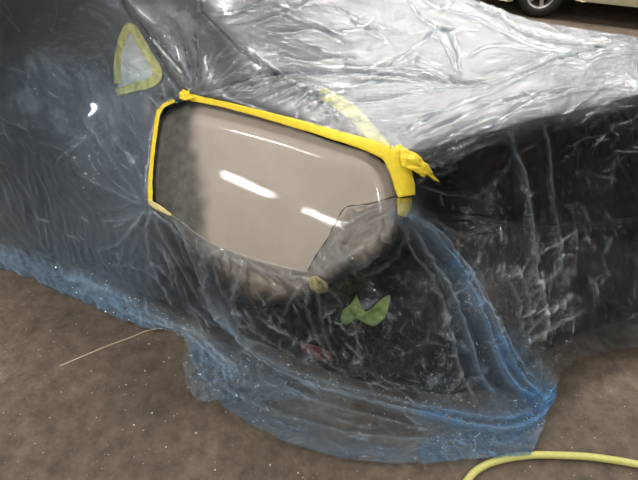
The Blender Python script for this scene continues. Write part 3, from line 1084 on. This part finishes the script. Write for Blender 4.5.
# carry the film over the panel edge as the panel itself is rolled there
near = (X > 130) & (X < 430) & (Y > 80) & (Y < 320)
Pf = on_skin(X.ravel(), Y.ravel(), h.ravel()).reshape(X.shape + (3,))
Pf[..., 2] = np.where(Pf[..., 2] < .012, .004 + .006 * np.clip(h / .02, 0, 1.6), Pf[..., 2])
bk = [Pf[0] + inward * a + np.array([0, 0, -b]) for a, b in ((.75, .65), (.42, .32), (.22, .14), (.07, .03))]
G = np.concatenate([np.array(bk), Pf], 0)
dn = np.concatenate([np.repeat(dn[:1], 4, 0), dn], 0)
bl = np.concatenate([np.repeat(bl[:1], 4, 0), bl], 0)
crease_shade = np.concatenate([np.repeat(crease_shade[:1], 4, 0), crease_shade], 0)
keep = np.concatenate([np.ones((4, keep.shape[1]), bool), keep], 0)
nr, nc = G.shape[:2]
ii = np.arange(nr * nc).reshape(nr, nc)
r, c = np.nonzero(keep)
F = np.stack([ii[r, c], ii[r + 1, c], ii[r + 1, c + 1], ii[r, c + 1]], -1)
used = np.unique(F)
remap = -np.ones(nr * nc, int)
remap[used] = np.arange(len(used))
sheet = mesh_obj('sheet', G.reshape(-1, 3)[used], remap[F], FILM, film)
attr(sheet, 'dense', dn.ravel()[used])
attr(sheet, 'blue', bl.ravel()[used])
attr(sheet, 'crease_shade', crease_shade.ravel()[used])


def film_piece(name, poly, zfun, dens, blue, step=1.3, amp=.008, seed=80, smooth_k=4):
    """loose extra layer of film lying near the floor"""
    poly = smooth_line(poly, smooth_k, True)
    xs = [p[0] for p in poly]
    ys = [p[1] for p in poly]
    X, Y = np.meshgrid(np.arange(min(xs) - step, max(xs) + 2 * step, step), np.arange(min(ys) - step, max(ys) + 2 * step, step))
    keep = inside((X[:-1, :-1] + X[1:, 1:]) / 2, (Y[:-1, :-1] + Y[1:, 1:]) / 2, poly)
    cnt = np.zeros(X.shape, int)
    for a, b in ((0, 0), (0, 1), (1, 0), (1, 1)):
        cnt[a:a + keep.shape[0], b:b + keep.shape[1]] += keep
    rim = (cnt > 0) & (cnt < 4)
    _, bx, by, _ = seg_near(X[rim], Y[rim], poly, True)
    X[rim] = bx
    Y[rim] = by
    z = zfun(X, Y) + amp * billow(X / 17, Y / 12, 3, seed) + .6 * amp * billow((X + Y) / 12, (Y - X) / 5, 3, seed + 7)
    z = np.maximum(z, .003)
    d = ray(X, Y)
    V = np.array([0, 0, CAMZ]) + d * ((CAMZ - z) / -d[..., 2])[..., None]
    ii = np.arange(X.size).reshape(X.shape)
    r, c = np.nonzero(keep)
    F = np.stack([ii[r, c], ii[r + 1, c], ii[r + 1, c + 1], ii[r, c + 1]], -1)
    used = np.unique(F)
    remap = -np.ones(X.size, int)
    remap[used] = np.arange(len(used))
    ob = mesh_obj(name, V.reshape(-1, 3)[used], remap[F], FILM, film)
    k = used
    attr(ob, 'dense', np.clip(dens + .2 * perlin(X / 11, Y / 11, seed + 2) + .25 * np.clip(billow((X + Y) / 14, (Y - X) / 6, 3, seed + 7) - 1.1, 0, 1), 0.03, .95).ravel()[k])
    attr(ob, 'blue', np.clip(blue + .25 * perlin(X / 15, Y / 15, seed + 4), 0, 1).ravel()[k])
    return ob


film_piece('loose_flap', [(184, 354), (198, 352), (216, 342), (250, 352), (280, 372), (300, 396), (262, 400), (226, 398), (205, 402), (190, 392), (184, 374)],
           lambda X, Y: .035 + 0 * X, .30, .30, amp=.014, seed=83)
film_piece('loose_flap', [(420, 440), (450, 428), (500, 424), (536, 414), (547, 400), (545, 424), (531, 455), (500, 457), (470, 459), (422, 464), (418, 452)],
           lambda X, Y: .022 + 0 * X, .42, .70, amp=.010, seed=87, smooth_k=1)


def edge_tube(pts, rad, dens, blue, off, crease_shade=0.0):
    S = np.array(smooth_line(pts, 6))
    n = len(S)
    jx = perlin(np.arange(n) * .6, np.zeros(n), 91) * 1.2
    P = on_skin(S[:, 0] + jx, S[:, 1] - jx, np.full(n, off))
    ob = tube('rolled_edge', P, [rad * (1 + .5 * math.sin(i * 1.3)) for i in range(n)], FILM, film, 6)
    nv = len(ob.data.vertices)
    attr(ob, 'dense', np.full(nv, dens))
    attr(ob, 'blue', np.full(nv, blue))
    attr(ob, 'crease_shade', np.full(nv, crease_shade))


edge_tube([(172, 214), (187, 225), (203, 237), (222, 247), (250, 257), (285, 267), (308, 271)], .0016, .6, .0, .006)
edge_tube([(308, 271), (316, 256), (327, 240), (338, 219), (347, 207), (368, 204), (397, 196)], .0018, .8, .05, .005, 1.0)  # arch edge takes the painted crease shade in full

# ------------------------------------------------------------------ yellow tapes on top of the film
o = ribbon2('masking_tape', [(187, 97), (200, 100), (232, 107), (290, 123), (340, 138), (372, 148), (396, 158)], [7, 6.5, 6, 7.5, 9, 11, 16], TAPE, .0085, across=6, wr=.001)
tag(o, 'long bright yellow tape strip along the top edge of the taupe panel', 'tape')
o = ribbon2('masking_tape', [(176, 101), (166, 106), (160, 114), (157, 132), (154, 156), (152, 180), (152, 203)], [4, 4, 4.5, 4.2, 4, 4.2, 4.5], TAPE, .0085, across=5, wr=.001, seed=3)
tag(o, 'narrow yellow tape strip down the left edge of the taupe panel', 'tape')
o = ribbon2('masking_tape', [(150, 201), (156, 205), (163, 209), (173, 215)], [3.5, 5.5, 5, 2], CREAM, .010, across=5, wr=.0015, seed=5)
tag(o, 'short creamy yellow tape end at the bottom left corner of the taupe panel', 'tape')
o = ribbon2('masking_tape', [(389, 152), (396, 164), (401, 178), (405, 196)], [18, 19, 18, 15], TAPE, .0105, across=8, wr=.001, seed=7)
tag(o, 'wide yellow tape strip down the right end of the taupe panel', 'tape')
o = ribbon2('masking_tape', [(404, 198), (404, 207), (402, 216)], [15, 14, 9], TAPE_OLD, .0005, across=7, wr=.0006, seed=9)
tag(o, 'duller yellow tape tab hanging below the wide right strip under the film', 'tape')
o, _, _ = poly_patch('masking_tape', [(396, 150), (408, 156), (418, 163), (424, 170), (431, 177), (424, 177), (418, 174), (416, 178), (408, 172), (400, 168)], .016, TAPE, None, 1.2, .001, 0,
                     bump=lambda x, y: .006 * billow(x / 9, y / 5, 2, 95) + .012 * sstep(404, 431, x))
tag(o, 'ragged crumpled yellow tape end pointing right past the panel corner', 'tape')
o, _, _ = poly_patch('masking_tape', [(183, 95), (187, 91), (190, 93), (193, 92), (193, 97), (200, 100), (190, 103), (184, 101)], .016, TAPE, None, 1.0, .001, 0,
                     bump=lambda x, y: .006 * billow(x / 5, y / 5, 2, 97))
tag(o, 'crumpled yellow tape knot where film gathers at the upper left panel corner', 'tape')
o, _, _ = poly_patch('masking_tape', [(309, 276), (318, 274), (327, 279), (326, 288), (318, 290), (311, 286)], .012, CREAM, None, 1.2, .001, 0,
                     bump=lambda x, y: .003 * billow(x / 5, y / 5, 2, 99))
tag(o, 'small cream tape scrap at the lowest point of the taupe panel', 'tape')

# ------------------------------------------------------------------ floor things
hp = smooth_line([tuple(at(x, y, .0135)) for x, y in ((300, 640), (380, 590), (436, 525), (466, 482), (480, 468), (500, 460), (528, 455.5), (553, 455), (600, 458), (660, 470), (740, 500), (860, 520))], 8)
o = tube('air_hose', hp, .0125, HOSE, None, 12)
tag(o, 'pale yellow-green hose curving over the floor at the lower right corner', 'hose')
cp_ = smooth_line([tuple(at(x, y, .004)) for x, y in ((60, 366), (100, 349), (118, 342), (132, 337), (146, 331), (161, 328))], 6)
o = tube('cord', cp_, .0028, CORD, None, 6)
tag(o, 'thin pale cord on the brown floor running under the film at left', 'cord')


def chip_mesh(seed, s, mat, name):
    r = random.Random(seed)
    n = 6
    V = []
    for z in (0, .45 * s):
        for i in range(n):
            a = 2 * math.pi * i / n
            q = s * (.6 + .6 * r.random())
            V.append((q * math.cos(a), q * math.sin(a) * .75, z + (.25 * s * r.random() if z else 0)))
    F = [tuple(range(n))[::-1], tuple(range(n, 2 * n))] + [(i, (i + 1) % n, n + (i + 1) % n, n + i) for i in range(n)]
    return mesh_obj(name, V, F, mat, None, False)


CH = [(145, 371), (149, 344), (152, 413), (164, 362), (169, 358), (196, 433), (215, 470), (226, 412), (270, 465), (298, 473), (134, 425), (166, 447), (126, 385)]
for i, (x, y) in enumerate(CH):
    o = chip_mesh(i, .0032, CHIP, 'paint_chip')
    o.location = at(x, y, .0)
    tag(o, 'tiny white paint chip lying on the bare brown concrete', 'paint chip', 'white paint chips on the floor')
o = chip_mesh(50, .006, PINKCHIP, 'paint_chip')
o.location = at(190, 336, 0)
o.location.y -= .01
tag(o, 'pinkish white chip on the floor beside the blue film hem', 'paint chip')
V, F = [], []
for i in range(2600):
    x, y = rng.uniform(-1.9, 1.9), rng.uniform(.3, 2.0)
    s = rng.uniform(.0006, .0013) * rng.choice((1, 1, 1.9))
    v_ = np.array([x, y, -CAMZ])
    dep = v_[1] * CP - v_[2] * SP
    qx, qy = 319 + FPX * x / dep, 240 - FPX * (v_[1] * SP + v_[2] * CP) / dep
    if qy < curve_y(HEM, qx) + 5 or (180 < qx < 225 and qy < 410) or (415 < qx < 550 and qy < 466):
        continue
    b = len(V)
    a = rng.random() * 3
    for k in range(4):
        V.append((x + s * math.cos(a + k * 1.57), y + s * .8 * math.sin(a + k * 1.57), 0.0002))
    V.append((x, y, s * .8))
    F += [(b, b + 1, b + 4), (b + 1, b + 2, b + 4), (b + 2, b + 3, b + 4), (b + 3, b, b + 4)]
o = mesh_obj('sanding_grit', V, F, CHIP, None, False)
tag(o, 'pale sanding grit scattered over the brown concrete floor', 'grit', kind='stuff')

# ------------------------------------------------------------------ second car in the background
bg = empty('car', (2.3, 4.9, 0))
tag(bg, 'beige car with silver wheel standing behind the film-covered car at top right', 'car')
wc = np.array(at(541, -4, .23))
DX = Vector((.93, -.37, 0)).normalized()   # along the second car
DY = Vector((-DX.y, DX.x, 0))              # into it
ORG = Vector(wc) - Vector((0, 0, wc[2])) + DY * .06


def carpt(s, d, z):
    return ORG + DX * s + DY * d + Vector((0, 0, z))


def arch(cx, r, z0, n=10):
    return [(cx + r * math.cos(math.pi - math.pi * i / n) * 1.0, z0 + r * math.sin(math.pi * i / n)) for i in range(n + 1)]


WB = 2.35
prof = [(-.80, .30), (-.72, .15), (-.30, .13)] + arch(0, .27, .22) + [(.4, .2), (WB - .4, .2)] + arch(WB, .27, .22) + [(WB + .45, .22), (WB + .72, .32), (WB + .76, .62), (WB + .6, .76),
        (WB + .1, .86), (-.25, .88), (-.7, .80), (-.82, .55)]
bm = bmesh.new()
lay = []
for d, sc_ in ((0.02, .97), (0, 1), (1.55, 1), (1.53, .97)):
    lay.append([bm.verts.new(carpt((s - WB / 2) * sc_ + WB / 2, d, z)) for s, z in prof])
for a, b in zip(lay[:-1], lay[1:]):
    for i in range(len(prof)):
        j = (i + 1) % len(prof)
        bm.faces.new([a[i], a[j], b[j], b[i]])
bm.faces.new(lay[0][::-1])
bm.faces.new(lay[-1])
bmesh.ops.recalc_face_normals(bm, faces=bm.faces)
bm_obj('body', bm, BEIGE, bg)
gp = [(-.3, .87), (.15, 1.32), (1.35, 1.36), (2.05, .87)]
bm = bmesh.new()
lay = []
for d, sc_ in ((.06, 1), (.18, .9), (1.37, .9), (1.49, 1)):
    lay.append([bm.verts.new(carpt(s, d + (.1 if z > 1 and d < .7 else (-.1 if z > 1 else 0)), z)) for s, z in gp])
for a, b in zip(lay[:-1], lay[1:]):
    for i in range(4):
        j = (i + 1) % 4
        bm.faces.new([a[i], a[j], b[j], b[i]])
bm.faces.new(lay[0][::-1])
bm.faces.new(lay[-1])
bmesh.ops.recalc_face_normals(bm, faces=bm.faces)
bm_obj('windows', bm, CARGLASS, bg)
bm = bmesh.new()
vs = [bm.verts.new(carpt(s, d, z)) for s, d, z in ((.12, .2, 1.33), (1.38, .2, 1.37), (1.38, 1.35, 1.37), (.12, 1.35, 1.33), (.17, .22, 1.39), (1.33, .22, 1.42), (1.33, 1.33, 1.42), (.17, 1.33, 1.39))]
for f in ((0, 1, 2, 3), (4, 7, 6, 5), (0, 4, 5, 1), (1, 5, 6, 2), (2, 6, 7, 3), (3, 7, 4, 0)):
    bm.faces.new([vs[i] for i in f])
bmesh.ops.recalc_face_normals(bm, faces=bm.faces)
bm_obj('roof', bm, BEIGE, bg)
rz = math.atan2(DX.y, DX.x)
for s, d in ((0, .08), (WB, .08), (0, 1.45), (WB, 1.45)):
    p = carpt(s, d, .23)
    make_wheel(p, rz if d < 1 else rz + math.pi, .225, .135, .15, 'wheel', parent=bg, spokes=5)
